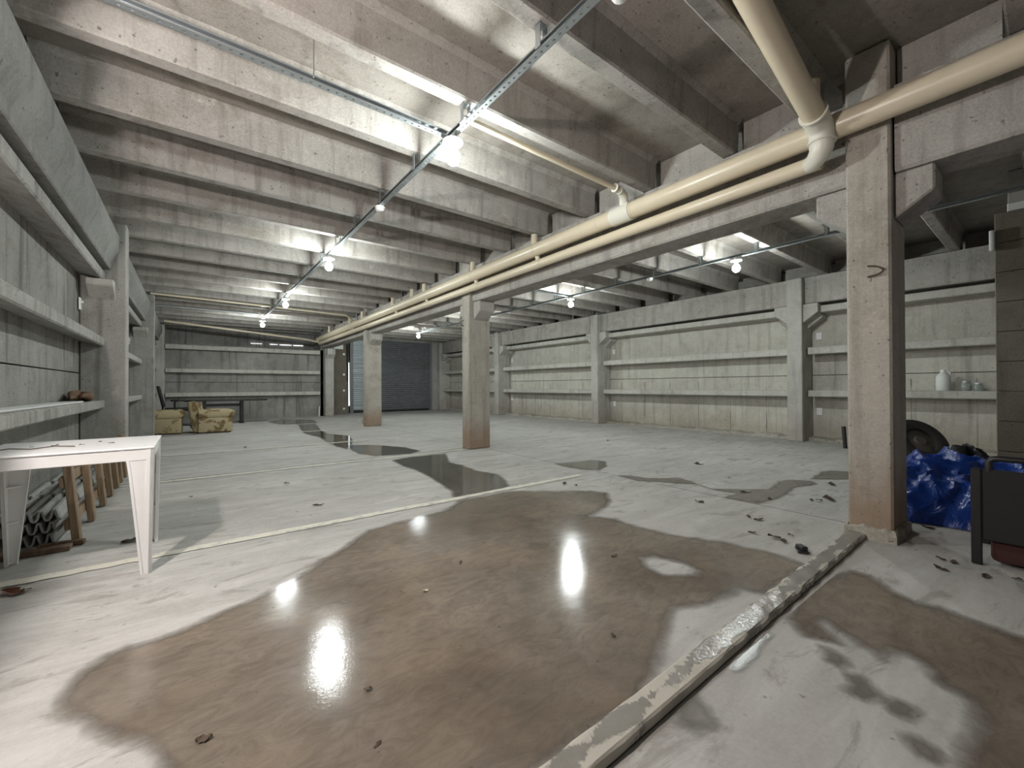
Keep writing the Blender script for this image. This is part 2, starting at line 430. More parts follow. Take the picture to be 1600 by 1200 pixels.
# ------------------------------------------------------------------ right wall
PR = [-1.98, 2.87, 7.79, 12.56, 17.15]
XR = 9.56
m = MB()
m.box(XR, XR + .14, Y0, 17.5, 0, 1.238); m.box(XR, XR + .14, Y0, 17.5, 1.25, 2.6); m.box(XR + .14, XR + .3, Y0, 17.8, 0, 3.36)
struct(m, 'wall_right', M_WALLR)
def rough_strip(u, v, a, b):
    y = a + (b - a) * u
    n = math.sin(y * 9.1) + .6 * math.sin(y * 23.7 + 1) + .4 * math.sin(y * 61)
    if v < .34: return (9.32 - .02 * n * .5, y, 0)
    if v < .67: return (9.335 - .012 * n, y, .05 + .014 * n)
    return (XR + .001, y, .07 + .014 * n)
spansR = [(-4.55, -1.98), (-1.73, 2.87), (3.12, 7.79), (8.04, 12.56), (12.81, 17.15)]
whereR = {1: 'on the right wall behind the blue tarpaulin', 2: 'on the long right wall bay after the near column', 3: 'on the second right wall bay seen right of the middle column',
          4: 'on the far right wall bay next to the roller shutter'}
for i, (a, b) in enumerate(spansR):
    for q, (z0, z1) in enumerate(((.835, .957), (1.63, 1.765), (2.40, 2.525))):
        o = MB().prism([(XR - .002, z0 - .01 if q == 2 else z0 + .03), (9.215, z0), (9.2, z0 + .014), (9.2, z1 - .014), (9.215, z1), (XR - .002, z1)], 'y', a + (.03 if q < 2 else .22), b - (.03 if q < 2 else .22))
        o = o.build('concrete_shelf', M_LEDGE)
        tag(o, lev[q] + ' ' + whereR.get(i, 'on the right wall out past the black chair'), 'shelf', 'concrete shelves along the right wall')
    struct(MB().prism([(XR - .02, 2.575), (9.15, 2.575), (9.135, 2.59), (9.135, 2.97), (9.115, 3.0), (9.115, 3.065), (XR - .02, 3.065)], 'y', a + .012, b - .012), 'edge_beam', M_BEAM)
    m = MB(); m.grid(lambda u, v: rough_strip(u, v, a, b), 60, 3)
    struct(m, 'trim_wall_foot', M_RUBBLE)
labR = {2.87: 'nearest right wall pilaster, standing left of the near column in view', 7.79: 'second right wall pilaster, between two long bays of shelves',
        12.56: 'third right wall pilaster, seen just right of the middle column', 17.15: 'farthest right wall pilaster, next to the roller shutter'}
for y in PR:
    t = empty('wall_pilaster', labR.get(y, 'right wall pilaster beside the black chair, out past the blocks'), 'pilaster', (9.2, y + .125, 0), 0, 'pilasters of the right wall')
    MB().box(-.2, .34, -.125, .125, 0, 3.06, .012).build('shaft', M_PIL, t)
    for sg in (-1, 1):
        m = MB(); m.prism([(sg * .125, 2.56), (sg * .36, 2.56), (sg * .36, 2.40), (sg * .125, 2.22)], 'x', -.14, .10, .008)
        m.build('corbel', M_PIL, t)
        m = MB(); m.prism([(sg * .125, 2.38), (sg * .36, 2.38), (sg * .36, 2.32), (sg * .125, 2.13)], 'x', .101, .33, .006)
        m.build('corbel', M_PIL, t)
m = MB().box(-.01, .004, -.045, .045, -.07, .07, .003)
m.tube([(-.012, 0, .02), (-.03, 0, .02)], .014, 10)
anchor = m.build('anchor_plate', M_WHITE)
aspots = [(9.545, 7.66, 2.02), (9.545, 7.64, .55), (9.545, 2.76, 1.99), (9.545, 2.76, .55), (9.545, 12.42, 2.02), (9.545, 12.42, .6), (-1.025, 6.88, 2.03), (-1.025, 11.70, 2.03)]
alab = ['small white anchor plate above the middle shelf, left of the second right wall pilaster', 'small white anchor plate near the floor beside the second right wall pilaster',
        'small white anchor plate above the middle shelf, right of the nearest right pilaster', 'small white anchor plate under the lowest shelf, right of the nearest right pilaster',
        'small white anchor plate above the middle shelf beside the third right wall pilaster', 'small white anchor plate low down beside the third right wall pilaster',
        'small white anchor plate on the left wall, tucked under the topmost shelf past the table', 'small white anchor plate on the left wall beside the far pilaster']
for i, (p, lb) in enumerate(zip(aspots, alab)):
    o = anchor if i == 0 else anchor.copy()
    if i: COL.objects.link(o)
    o.location = p
    if p[0] < 0: o.rotation_euler = (0, 0, PI)
    tag(o, lb, 'bracket', 'white anchor plates on the walls')

# block wall at the right edge, with the short post on its head
m = MB()
for i in range(9):
    m.box(7.0, 7.35, -1.2, .40, i * .325 + (.002 if i else 0), (i + 1) * .325 - .002, .006)
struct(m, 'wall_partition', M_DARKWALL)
t = empty('capped_post', 'short grey concrete post with white capped foot on the block wall', 'post', (7.1, .25, 2.925))
MB().box(-.06, .06, -.06, .06, .0, .09, .005).build('white_cap', M_WHITE, t, label='whitish block under the post')
MB().box(-.055, .055, -.065, .055, .09, .44, .006).build('shaft', M_BEAM, t)
o = MB().box(-.025, .025, -.02, .02, -.11, .11, .01, 2).build('pipe_offcut', M_WHITE, None, True, (7.0 - .0251, .418, 2.63))
tag(o, 'short white pipe piece on the edge of the dark block wall', 'pipe')

# ------------------------------------------------------------------ back wall, recess, shutter
m = MB()
m.box(-1.34, 3.9, 16.5, 16.62, 0, 1.222); m.box(-1.34, 3.9, 16.5, 16.62, 1.234, 2.42); m.box(-1.34, 3.9, 17.7, 17.85, 0, 3.36); m.box(-1.34, 3.78, 16.62, 17.7, 1.0, 1.1)
m.box(3.78, 3.9, 16.5, 17.6, 0, 3.06)
struct(m, 'wall_back', M_WALLL)
for q, (z0, z1) in enumerate(((.775, .90), (1.52, 1.64), (2.24, 2.375))):
    o = MB().prism([(16.498, z0 + .05), (16.31, z0), (16.3, z0 + .012), (16.3, z1 - .012), (16.31, z1), (16.498, z1)], 'x', -.62, 3.72).build('concrete_shelf', M_LEDGE)
    tag(o, lev[q] + ' on the back wall behind the black table', 'shelf', 'concrete shelves along the back wall')
o = empty('wall_pilaster', 'narrow back wall pilaster with small corbel, left of the shutter', 'pilaster', (4.0, 16.4, 0), 0)
MB().box(-.13, .17, -.2, .2, 0, 3.05, .012).build('shaft', M_PIL, o)
m = MB(); m.prism([(-.2, 2.46), (-.4, 2.46), (-.4, 2.25), (-.2, 2.10)], 'x', -.1, .17, .01); m.build('corbel', M_PIL, o)
o2 = empty('wall_pilaster', 'dim corner pilaster at the far end of the left wall', 'pilaster', (-.85, 16.42, 0), 0, 'pilasters of the left wall')
MB().box(-.17, .21, -.08, .2, 0, 3.06, .012).build('shaft', M_PIL, o2)
m = MB(); m.box(4.17, 4.98, 17.2, 17.34, 0, 1.23); m.box(4.17, 4.98, 17.2, 17.34, 1.24, 3.06)
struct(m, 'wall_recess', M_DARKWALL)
struct(MB().prism([(5.01, .3), (5.065, .3), (5.045, 2.05), (5.03, 2.05)], 'y', 17.36, 17.38), 'window_1', M_DAYSLIT)       # gap of daylight beside the shutter guide
m = MB()
for xa, xb, hh_ in ((1.7, 2.05, .008), (2.3, 2.55, .012), (2.62, 3.02, .016), (3.08, 3.42, .018)): m.box(xa, xb, 17.67, 17.69, 2.65 - hh_ / 2, 2.65 + hh_ / 2)
struct(m, 'window_2', M_DAYSLIT)     # thin gap of daylight over the back wall
door = MB()
zz = 0.02
def slat(u, v):
    x = 5.12 + 3.5 * u; z = .02 + v * 3.0
    return (x, 17.42 - .035 * abs(math.sin(z / .085 * PI)) ** .8, z)
door.grid(slat, 1, 420)
d = door.build('door_1', M_SHUT, kind='structure')
g = MB().box(5.07, 5.2, 17.3, 17.46, 0, 3.05, .004); g.build('guide', M_SHUT, d)
g = MB().box(8.58, 8.68, 17.3, 17.46, 0, 3.05, .004); g.build('guide', M_SHUT, d)
MB().box(5.2, 8.58, 17.36, 17.46, 0, .07, .01).build('bottom_bar', M_BLACK, d)
m = MB(); m.grid(lambda u, v: (5.2 + .42 * u, 17.375 - .03 * abs(math.sin(v * 34 * PI)) - .006 * math.sin(v * 97), .1 + v * 2.9), 1, 400)  # bright metal strip added in place of daylight leaking between the slats
m.build('daylight_rib_strip', M_STEEL, d, label='bright metal ribs standing in for daylight through the slats at the left end')
m = MB(); m.box(8.69, 9.6, 17.41, 17.6, 0, 3.36); m.box(3.9, 9.7, 17.7, 17.85, 0, 3.36); m.box(3.78, 9.6, 17.38, 17.5, 3.03, 3.36)
struct(m, 'wall_behind_shutter', M_WALL)
for i, z in enumerate((2.36, 1.55, .92, .2)):
    m = MB(); m.tube([(0, 0, 0), (0, -.02, 0)], .045, 14)
    o = m.build('pipe_sleeve', M_WHITE, None, True, (4.8, 17.199, z))
    tag(o, 'pale round pipe sleeve in the recess wall, ' + ['topmost of four', 'second from the top', 'third from the top', 'lowest by the floor'][i], 'sleeve', 'round sleeves beside the shutter')
o = MB().box(-.17, .17, -.03, 0, -.11, .11, .004).build('wall_sign', M_WHITE, None, False, (4.6, 17.199, 2.66))
tag(o, 'small pale plate high on the recess wall beside the shutter', 'plate')
o = MB().tube([(4.93, 17.17, 1.3), (4.93, 17.17, 2.7), (4.9, 17.17, 2.78), (4.7, 17.17, 2.8)], .022, 8).build('cable_conduit', M_BLACK, None, True)
tag(o, 'black cable conduit running down the recess wall by the daylight gap', 'conduit')
o = MB().tube([(3.66, 16.22, 0.0), (3.69, 16.28, .36)], .022, 10).build('pipe_offcut', M_PVCW, None, True)
tag(o, 'short white pipe leaning at the foot of the back wall pilaster', 'pipe')

# ------------------------------------------------------------------ curb
m = MB()
NX = 70
def curb(u, v):
    x = -.5 + (3.655 + .5) * u
    wob = .004 * math.sin(x * 31) + .003 * math.sin(x * 77)
    y0 = .758 + .0155 * (x - .91)
    pr = [(0, 0), (.002 + wob, .031), (.009, .037), (.048, .038 + wob * .3), (.087, .037), (.094 + wob, .032), (.095, 0)]
    y, z = pr[min(6, int(round(v * 6)))]
    return (x, y0 + y, z)
m.grid(curb, NX, 6)
o = m.build('concrete_curb', M_CURB); tag(o, 'low pale concrete curb strip running wet to the foot of the near column', 'curb')

# ------------------------------------------------------------------ painted lines
def paint(x0, x1, ya, yb, label, w=.09):
    m = MB()
    n = max(2, int((x1 - x0) / .08))
    def f(u, v):
        x = x0 + (x1 - x0) * u; y = ya + (yb - ya) * u
        e = .006 * math.sin(x * 37) + .005 * math.sin(x * 83 + v * 5)
        return (x, y + (v - .5) * w + e, .0045)
    m.grid(f, n, 1)
    tag(m.build('parking_line', M_PAINT), label, 'floor marking', 'painted parking lines')
paint(-.95, 3.65, 3.43, 3.43, 'cream painted parking line passing the foot of the white table')
paint(-.6, 3.68, 6.07, 6.03, 'cream painted parking line ending at the middle column')
paint(-.55, 3.4, 8.36, 8.28, 'pale painted parking line crossing the pool left of the middle column', .1)
paint(-.5, 3.66, 10.75, 10.9, 'pale painted parking line just in front of the armchairs', .1)
paint(.85, 3.3, 13.1, 13.1, 'farthest pale painted parking line, beyond the armchairs', .1)

# ------------------------------------------------------------------ water and damp patches
PUDDLE_OUTLINES = {
    'big': [(0.038, 1.242), (-0.094, 1.613), (-0.232, 1.806), (-0.322, 1.989), (-0.349, 2.102), (-0.317, 2.2), (-0.264, 2.261), (-0.202, 2.294), (-0.062, 2.295), (0.097, 2.373), (0.256, 2.434), (0.411, 2.511), (0.615, 2.703), (0.831, 2.869), (1.022, 3.062), (1.371, 3.122), (1.666, 3.147), (1.888, 3.263), (1.959, 3.34), (2.545, 3.322), (2.626, 3.258), (2.896, 3.044), (3.165, 2.863), (3.221, 2.69), (3.034, 2.489), (2.759, 2.353), (2.555, 2.313), (2.64, 2.123), (2.633, 1.882), (2.697, 1.613), (2.778, 1.427), (2.845, 1.374), (2.842, 1.249), (2.874, 1.066), (2.822, 0.896), (2.562, 0.895), (2.297, 0.906), (2.242, 1.0), (2.083, 1.008), (1.95, 1.051), (1.807, 1.125), (1.638, 1.043), (1.505, 0.976), (1.379, 0.927), (1.289, 0.898), (1.2, 0.862), (1.066, 0.862), (0.9, 0.87), (0.73, 0.873), (0.481, 0.881)] ,
    'strip': [(2.298, 5.806), (2.636, 5.883), (3.163, 5.841), (2.831, 5.119), (2.873, 4.844), (2.81, 4.458), (2.897, 4.095), (2.765, 3.724), (2.567, 3.404), (2.226, 3.417), (1.955, 3.426), (2.086, 3.72), (2.195, 4.343), (2.257, 4.849), (2.237, 5.297)] ,
    'pilpud': [(2.184, 7.726), (2.352, 7.801), (2.705, 7.406), (2.942, 6.909), (2.97, 6.33), (2.723, 6.196), (2.219, 6.293), (2.099, 6.701), (2.135, 7.185)] ,
    'doorpud': [(2.442, 13.38), (2.834, 13.05), (2.483, 10.843), (2.46, 9.978), (2.709, 9.298), (2.471, 8.275), (2.097, 7.307), (2.041, 7.843), (2.137, 9.331), (2.046, 10.486)] ,
    'far': [(1.856, 14.739), (2.372, 15.617), (3.136, 14.619), (2.929, 13.247), (2.429, 12.865), (1.971, 13.509)] ,
    'D': [(3.895, 4.142), (4.222, 4.064), (4.515, 4.022), (4.57, 3.847), (4.333, 3.616), (4.034, 3.479), (4.015, 3.545), (3.915, 3.625), (3.872, 3.818)] ,
    'E': [(3.973, 3.144), (4.061, 3.029), (4.089, 2.833), (4.401, 2.627), (4.334, 2.436), (4.19, 2.149), (4.365, 1.977), (4.641, 1.758), (5.075, 1.845), (5.277, 1.804), (5.386, 1.638), (5.249, 1.556), (4.906, 1.649), (4.427, 1.584), (4.0, 1.619), (3.949, 1.904), (4.258, 1.868), (4.163, 2.071), (4.274, 2.331), (4.062, 2.652), (3.925, 2.801)] ,
    'E2': [(5.496, 1.671), (6.042, 1.725), (6.222, 1.678), (6.398, 1.44), (5.96, 1.342), (5.782, 1.443), (5.617, 1.574)] ,
    'right': [(2.132, 0.733), (2.417, 0.788), (2.766, 0.764), (2.95, 0.711), (2.95, 0.64), (2.861, 0.569), (2.798, 0.507), (2.767, 0.399), (2.782, 0.336), (2.743, 0.213), (2.736, 0.088), (2.679, -0.037), (1.669, -0.038), (1.618, 0.14), (1.736, 0.168), (1.895, 0.156), (2.012, 0.161), (2.085, 0.193), (2.09, 0.246), (2.186, 0.299), (2.232, 0.359), (2.209, 0.402), (2.099, 0.414), (2.135, 0.486), (2.188, 0.555), (2.245, 0.646), (2.181, 0.651), (2.09, 0.547), (2.075, 0.586), (2.05, 0.651)] ,
    'S1': [(2.002, 0.579), (2.015, 0.548), (1.997, 0.503), (1.949, 0.484), (1.906, 0.5), (1.912, 0.545)] ,
    'S2': [(1.882, 0.474), (1.91, 0.435), (1.871, 0.397), (1.835, 0.376), (1.775, 0.393), (1.783, 0.454), (1.831, 0.44)] ,
    'S3': [(1.824, 0.341), (1.851, 0.327), (1.845, 0.291), (1.801, 0.291), (1.794, 0.323)] ,
    'S4': [(1.688, 0.273), (1.702, 0.248), (1.694, 0.214), (1.643, 0.214), (1.636, 0.245)] ,
    'S5': [(1.289, 0.774), (1.35, 0.752), (1.332, 0.688), (1.284, 0.652), (1.219, 0.68), (1.2, 0.732)] ,
    'kerbpud': [(1.574, 0.74), (1.739, 0.767), (1.881, 0.765), (1.937, 0.738), (1.844, 0.738), (1.737, 0.719), (1.682, 0.724), (1.629, 0.719), (1.581, 0.725)] ,
    'd1': [(2.173, 1.554), (2.266, 1.505), (2.333, 1.335), (2.302, 1.228), (2.218, 1.213), (2.079, 1.321), (2.086, 1.44)] ,
}

def seg_d(px, py, a, b):
    ax, ay = a; bx, by = b; dx, dy = bx - ax, by - ay
    L = dx * dx + dy * dy; t = 0 if L == 0 else max(0, min(1, ((px - ax) * dx + (py - ay) * dy) / L))
    return math.hypot(px - ax - t * dx, py - ay - t * dy)
def inside(px, py, poly):
    c = False; j = len(poly) - 1
    for i in range(len(poly)):
        (xi, yi), (xj, yj) = poly[i], poly[j]
        if (yi > py) != (yj > py) and px < (xj - xi) * (py - yi) / (yj - yi) + xi: c = not c
        j = i
    return c
def sd(px, py, poly):
    d = min(seg_d(px, py, poly[i], poly[(i + 1) % len(poly)]) for i in range(len(poly)))
    return d if inside(px, py, poly) else -d
FILM_Z = 0.0
def water(name, key, step, mat, label, holes=(), z=.002, blocked=None):
    poly = PUDDLE_OUTLINES[key]; mg = .09
    xs = [p[0] for p in poly]; ys = [p[1] for p in poly]
    nx = int((max(xs) - min(xs) + 2 * mg) / step) + 1; ny = int((max(ys) - min(ys) + 2 * mg) / step) + 1
    bm = bmesh.new(); lay = bm.verts.layers.float.new('edge'); V = {}
    for i in range(nx + 1):
        for j in range(ny + 1):
            x = min(xs) - mg + i * step; y = min(ys) - mg + j * step
            if blocked and blocked(x, y): continue
            d = sd(x, y, poly)
            for h in holes: d = min(d, -sd(x, y, PUDDLE_OUTLINES[h]))
            if d < -mg: continue
            v = bm.verts.new((x, y, z)); v[lay] = d; V[i, j] = v
    for (i, j), v in V.items():
        q = [V.get((i + a, j + b)) for a, b in ((0, 0), (1, 0), (1, 1), (0, 1))]
        if all(q): bm.faces.new(q)
    for v in [v for v in bm.verts if not v.link_faces]: bm.verts.remove(v)
    me = bpy.data.meshes.new(name); bm.to_mesh(me); bm.free(); me.materials.append(mat)
    o = bpy.data.objects.new(name, me); COL.objects.link(o)
    global FILM_Z
    FILM_Z += .00012; o.location.z = FILM_Z
    return tag(o, label, 'puddle', 'water on the concrete floor')
water('puddle', 'big', .03, M_WET, 'large brown wet patch spread across the floor in front of the curb', ('d1',), blocked=lambda x, y: y < .84 + .0155 * (x - .91) and x > -.5)
water('puddle', 'strip', .03, M_POOL, 'stream of dark water left of the middle column, up to the cream line')
water('puddle', 'pilpud', .03, M_POOL, 'dark pool of still water lying left of the middle column, beyond the joint')
water('puddle', 'doorpud', .05, M_POOL, 'winding dark water on the floor left of the small distant column')
water('puddle', 'far', .06, M_POOL, 'farthest dark water patch, along the foot of the back wall')
water('puddle', 'D', .03, M_POOL, 'small dark puddle right of the middle column by the floor joint')
water('puddle', 'E', .03, M_DAMP, 'ragged damp patch across the floor joint, left of the near column')
water('puddle', 'E2', .03, M_DAMP, 'damp patch half hidden by the near column')
water('puddle', 'right', .02, M_WET, 'wet patch on the near side of the curb, reaching the black chair', blocked=lambda x, y: y > .755)
for kk, lb in (('S1', 'small dark wet spot with a glint, nearest the wet patch by the curb'), ('S2', 'ragged brown wet spot, second in the row of spots beside the curb'),
               ('S3', 'small brown wet spot, third in the row of spots beside the curb'), ('S4', 'last brown wet spot of the row, nearest the picture bottom'),
               ('S5', 'grey damp spot touching the near side of the curb')):
    water('puddle', kk, .01, M_DAMP, lb, blocked=lambda x, y: y > .755)
water('puddle', 'kerbpud', .01, M_SHINE, 'shining little pool against the near side of the curb', z=.0035, blocked=lambda x, y: y > .758)

# ------------------------------------------------------------------ dry leaves and scraps
LEAF_SPOTS = [(-0.004, 5.034), (-0.325, 5.805), (-0.326, 3.864), (-0.723, 3.256), (-0.677, 3.246), (0.952, 1.973), (0.03, 1.553), (0.433, 1.218), (0.485, 1.455), (1.402, 1.138), (4.662, 1.283), (4.24, 1.617), (4.82, 2.251), (3.167, 1.182), (3.166, 1.326), (3.531, 1.502), (3.308, 1.133), (3.14, 1.114), (3.506, 1.42), (4.488, 1.366), (4.492, 1.308), (4.691, 1.316), (4.607, 1.244), (4.308, 1.86), (3.201, 3.074), (3.168, 3.211), (3.631, 1.963), (5.363, 2.905), (3.758, 0.6), (3.564, 0.428), (3.559, 0.375), (4.288, 0.58), (6.262, 5.176), (9.429, 9.601), (5.345, 1.442), (0.894, 3.998), (0.82, 5.078), (0.743, 8.596), (3.379, 0.406), (3.435, 0.241), (3.501, 0.133), (5.394, 2.939), (2.066, 1.663), (1.273, 2.165)]

protos = []
for q in range(4):
    m = MB(); n = 9; L = .05 + .012 * q; Wd = .016 + .004 * (q % 3)
    def leafpt(u, v):
        x = (u - .5) * L; w = Wd * math.sin(PI * min(.99, max(.01, u))) ** .7 * (1 + .3 * math.sin(u * 19 + q))
        return (x, (v - .5) * 2 * w, .006 + .010 * abs(v - .5) * (1 + math.sin(u * 7 + q)) + .006 * math.sin(u * PI + q))
    m.grid(leafpt, n, 4)
    me = m.build('leaf_scrap', M_LEAF).data
    protos.append(me); bpy.data.objects.remove([o for o in bpy.data.objects if o.data == me][0])
special = {3: ('curled reddish brown leaf on the floor in the shade by the white table', 1.8, M_LEAFRED), 5: ('tiny pale leaf on the big wet patch', .55, M_CARTON), 2: ('curled brown dry leaf on the floor right of the slatted frame', 1.4, None),
           6: ('pointed dark leaf on the wet floor near the picture bottom', .62, None), 13: ('dark angular scrap on the dry floor between wet patch and near column', 1.3, None)}
for i, (x, y) in enumerate(LEAF_SPOTS):
    o = bpy.data.objects.new('leaf_scrap', protos[i % 4]); COL.objects.link(o)
    o.location = (x, y, .003); o.rotation_euler = (0, 0, random.uniform(0, 6.28))
    d0 = math.hypot(x, y)
    s = special[i][1] if i in special else min(1.4, .22 + d0 * .2) * random.uniform(.7, 1.1)
    o.scale = (s, s, s)
    if i in special:
        tag(o, special[i][0], 'leaf', 'dry leaves and scraps on the floor')
        if special[i][2]:
            o.data = o.data.copy(); o.data.materials[0] = special[i][2]
    else: tag(o, 'small dark scrap of dry leaf on the open concrete floor', 'leaf', 'dry leaves and scraps on the floor')
m = MB()
m.box(-.05, .05, -.03, .03, 0, .012, .002).box(-.03, .035, -.02, .02, .012, .035, .004, 1, Matrix.Rotation(.4, 4, 'Z'))
tag(m.build('black_scrap', M_BAG, None, False, (3.06, .985, .004), (0, 0, .5)), 'black crumpled scrap against the far side of the curb', 'scrap')

# ------------------------------------------------------------------ pipes under the ceiling
XP = 3.565
def zbig(y): return 2.855 - .0075 * (y - 1)
def zlow(y): return 2.665 - .004 * (y - 1)
pipe = empty('drain_pipe', 'thick cream drain pipe running the length of the main beam', 'pipe', (XP, 0, 0))
ends = [-4.5, 15.9]
MB().tube([(0, ends[0], zbig(ends[0])), (0, ends[1], zbig(ends[1]))], .084, 28).build('pipe_run', M_PVC, pipe, True)
for y in (3.05, 2.6, 4.10, 5.62, 7.45, 8.95, 12.1, 14.4):
    MB().tube([(0, y - .005, zbig(y)), (0, y + .005, zbig(y))], .0865, 28).build('joint_ring', M_PVC, pipe, True)
MB().tube([(0, 2.62, zbig(2.62)), (0, 2.86, zbig(2.86))], .093, 28).build('tee_fitting', M_PVCW, pipe, True, label='whiter tee fitting')
for y in (4.15, 5.66, 7.41, 7.97, 8.99, 11.1, 12.15, 14.4):
    MB().tube([(0, y, zbig(y) + .06), (0, y, 3.035)], .042, 16).build('stub', M_PVC, pipe, True)
pl = empty('drain_pipe', 'thinner cream drain pipe slung below the thick one along the beam', 'pipe', (3.60, 0, 0))
MB().tube([(0, 1.02, zlow(1)), (0, 15.85, zlow(15.9))], .055, 24).build('pipe_run', M_PVC, pl, True)
for y in (4.12, 5.60, 7.36, 8.85, 12.0):
    MB().tube([(0, y, zlow(y) + .03), (-.01, y, zbig(y) - .06)], .032, 14).build('saddle_tee', M_PVC, pl, True)
    MB().tube([(0, y - .07, zlow(y)), (0, y + .09, zlow(y))], .059, 20).build('coupling', M_PVC, pl, True)
br = empty('drain_pipe', 'thick cream branch pipe crossing overhead and dropping into an elbow by the near column', 'pipe', (0, 1.0, 0))
MB().tube([(1.16, -.055, 3.366), (2.217, -.035, 3.13), (3.36, -.015, 2.875)], .070, 28).build('pipe_run', M_PVC, br, True)
MB().tube([(3.33, -.015, 2.882), (3.40, -.015, 2.866), (3.45, -.015, 2.845), (3.48, -.015, 2.81), (3.492, -.015, 2.77), (3.493, -.015, 2.735)], [.076, .079, .079, .077, .076, .076], 28).build('elbow', M_PVCW, br, True, label='ribbed cream elbow fitting')
MB().tube([(3.322, -.015, 2.885), (3.337, -.015, 2.881)], .086, 28).build('collar', M_PVCW, br, True)
MB().tube([(3.493, -.015, 2.750), (3.493, -.015, 2.738)], .085, 28).build('collar', M_PVCW, br, True)
MB().tube([(3.493, -.015, 2.74), (3.495, -.012, 2.705), (3.505, .0, 2.68), (3.53, .025, 2.668), (3.565, .05, 2.665), (3.597, .09, 2.665)], [.074, .072, .067, .062, .059, .057], 24).build('sweep_bend', M_PVCW, br, True)
MB().tube([(3.33, -.01, 2.93), (3.33, -.01, 3.10)], .044, 18).build('stub', M_PVC, br, True)
p0 = empty('drain_pipe', 'thin cream pipe tucked along a joist and bending down into the tee', 'pipe', (0, 2.65, 0))
MB().tube([(1.60, 0, 3.035), (3.36, 0, 3.015)], .024, 16).build('pipe_run', M_PVC, p0, True)
MB().tube([(3.36, 0, 3.015), (3.44, .01, 3.012), (3.50, .03, 2.995), (3.54, .05, 2.95), (3.555, .06, 2.90)], [.034, .04, .045, .048, .048], 18).build('elbow', M_PVCW, p0, True)
for x in (3.33, 3.40): MB().tube([(x - .006, 0, 3.015), (x + .006, 0, 3.015)], .043, 18).build('collar', M_PVCW, p0, True)
o = MB().tube([(-.68, 11.58, 3.045), (3.3, 11.62, 2.985), (3.56, 11.85, 2.88)], .022, 14).build('drain_pipe', M_PVC, None, True)
tag(o, 'thin pale pipe crossing the ceiling beside the armchairs into the main pipe', 'pipe')
o = MB().tube([(-.62, 15.6, 2.98), (3.2, 15.75, 2.70), (3.45, 15.82, 2.66), (3.58, 15.84, 2.66)], .034, 14).build('drain_pipe', M_PVC, None, True)
tag(o, 'sloping pale pipe crossing in front of the back wall', 'pipe')
o = MB().tube([(-.68, 13.2, 3.045), (1.45, 13.2, 3.045)], .025, 12).build('drain_pipe', M_STEEL, None, True)
tag(o, 'thin grey conduit crossing the ceiling up to the farthest lamp of the left row', 'conduit')

# ------------------------------------------------------------------ perforated channels
def channel(L, side, w=.041, h=.041, pitch=.05):
    """U channel along +x from 0 to L, its punched web facing down at z = 0"""
    m = MB(); bm = m.bm
    n = int(L / pitch)
    for _ in (0,):
        for i in range(n):
            x0, x1 = i * L / n, (i + 1) * L / n; cx = (x0 + x1) / 2
            sq = [(x1, 0), (x1, w / 2), (cx, w / 2), (x0, w / 2), (x0, 0), (x0, -w / 2), (cx, -w / 2), (x1, -w / 2)]
            oc = [(cx + .010 * math.cos(a * PI / 4), .009 * math.sin(a * PI / 4)) for a in range(8)]
            vs = [bm.verts.new((p[0], p[1], 0)) for p in sq]; vo = [bm.verts.new((p[0], p[1], 0)) for p in oc]
            vi = [bm.verts.new((p[0], p[1], .004)) for p in oc]
            for j in range(8):
                q = (j + 1) % 8
                bm.faces.new((vs[j], vs[q], vo[q], vo[j])); bm.faces.new((vo[j], vo[q], vi[q], vi[j]))
    m.box(0, L, -side * w / 2 - .001, -side * w / 2 + .001, 0, h)
    m.box(0, L, -w / 2, w / 2, h - .002, h)
    m.box(0, L, side * w / 2 - .001, side * w / 2 + .001, 0, .009); m.box(0, L, side * w / 2 - .001, side * w / 2 + .001, h - .009, h)
    return m
ZT = 2.925
XT, XTR = 1.555, 6.33
def track(name, x, y0, y1, lb, grp):
    t = empty(name, lb, 'channel', (x, y0, ZT), PI / 2, grp)
    channel(y1 - y0, 1).build('channel_rail', M_STEEL, t)
    for y in jy:
        if y0 < y - .06 < y1:
            mm = MB(); L0 = y - .06 - y0
            mm.box(L0 - .02, L0 + .02, -.03, -.026, .01, ZJ - ZT); mm.box(L0 - .02, L0 + .02, .026, .03, .01, ZJ - ZT); mm.box(L0 - .02, L0 + .02, -.03, .03, ZJ - ZT - .004, ZJ - ZT)
            mm.build('hanger', M_STEEL, t)
    return t
track('steel_channel', XT, -4.3, 13.6, 'perforated galvanised channel carrying the left row of lamps', 'perforated channels under the joists')
track('steel_channel', XTR, -1.5, 13.6, 'perforated galvanised channel carrying the right row of lamps', 'perforated channels under the joists')
def cross(x0, x1, y, lb, hang):
    t = empty('steel_channel', lb, 'channel', (x0, y, ZT + .001), 0, 'perforated channels under the joists')
    channel(x1 - x0, -1).build('channel_rail', M_STEEL, t)
    for x in hang: MB().tube([(x - x0, 0, .035), (x - x0, 0, ZS - ZT - .001)], .004, 6).build('threaded_rod', M_STEEL, t)
cross(-.62, XT - .026, 2.78, 'perforated galvanised channel crossing from the left wall to the nearest lamp', (-.3, .6))
cross(4.1, XTR - .026, 6.22, 'perforated galvanised channel crossing to the second lamp of the right row', (4.8, 5.6))

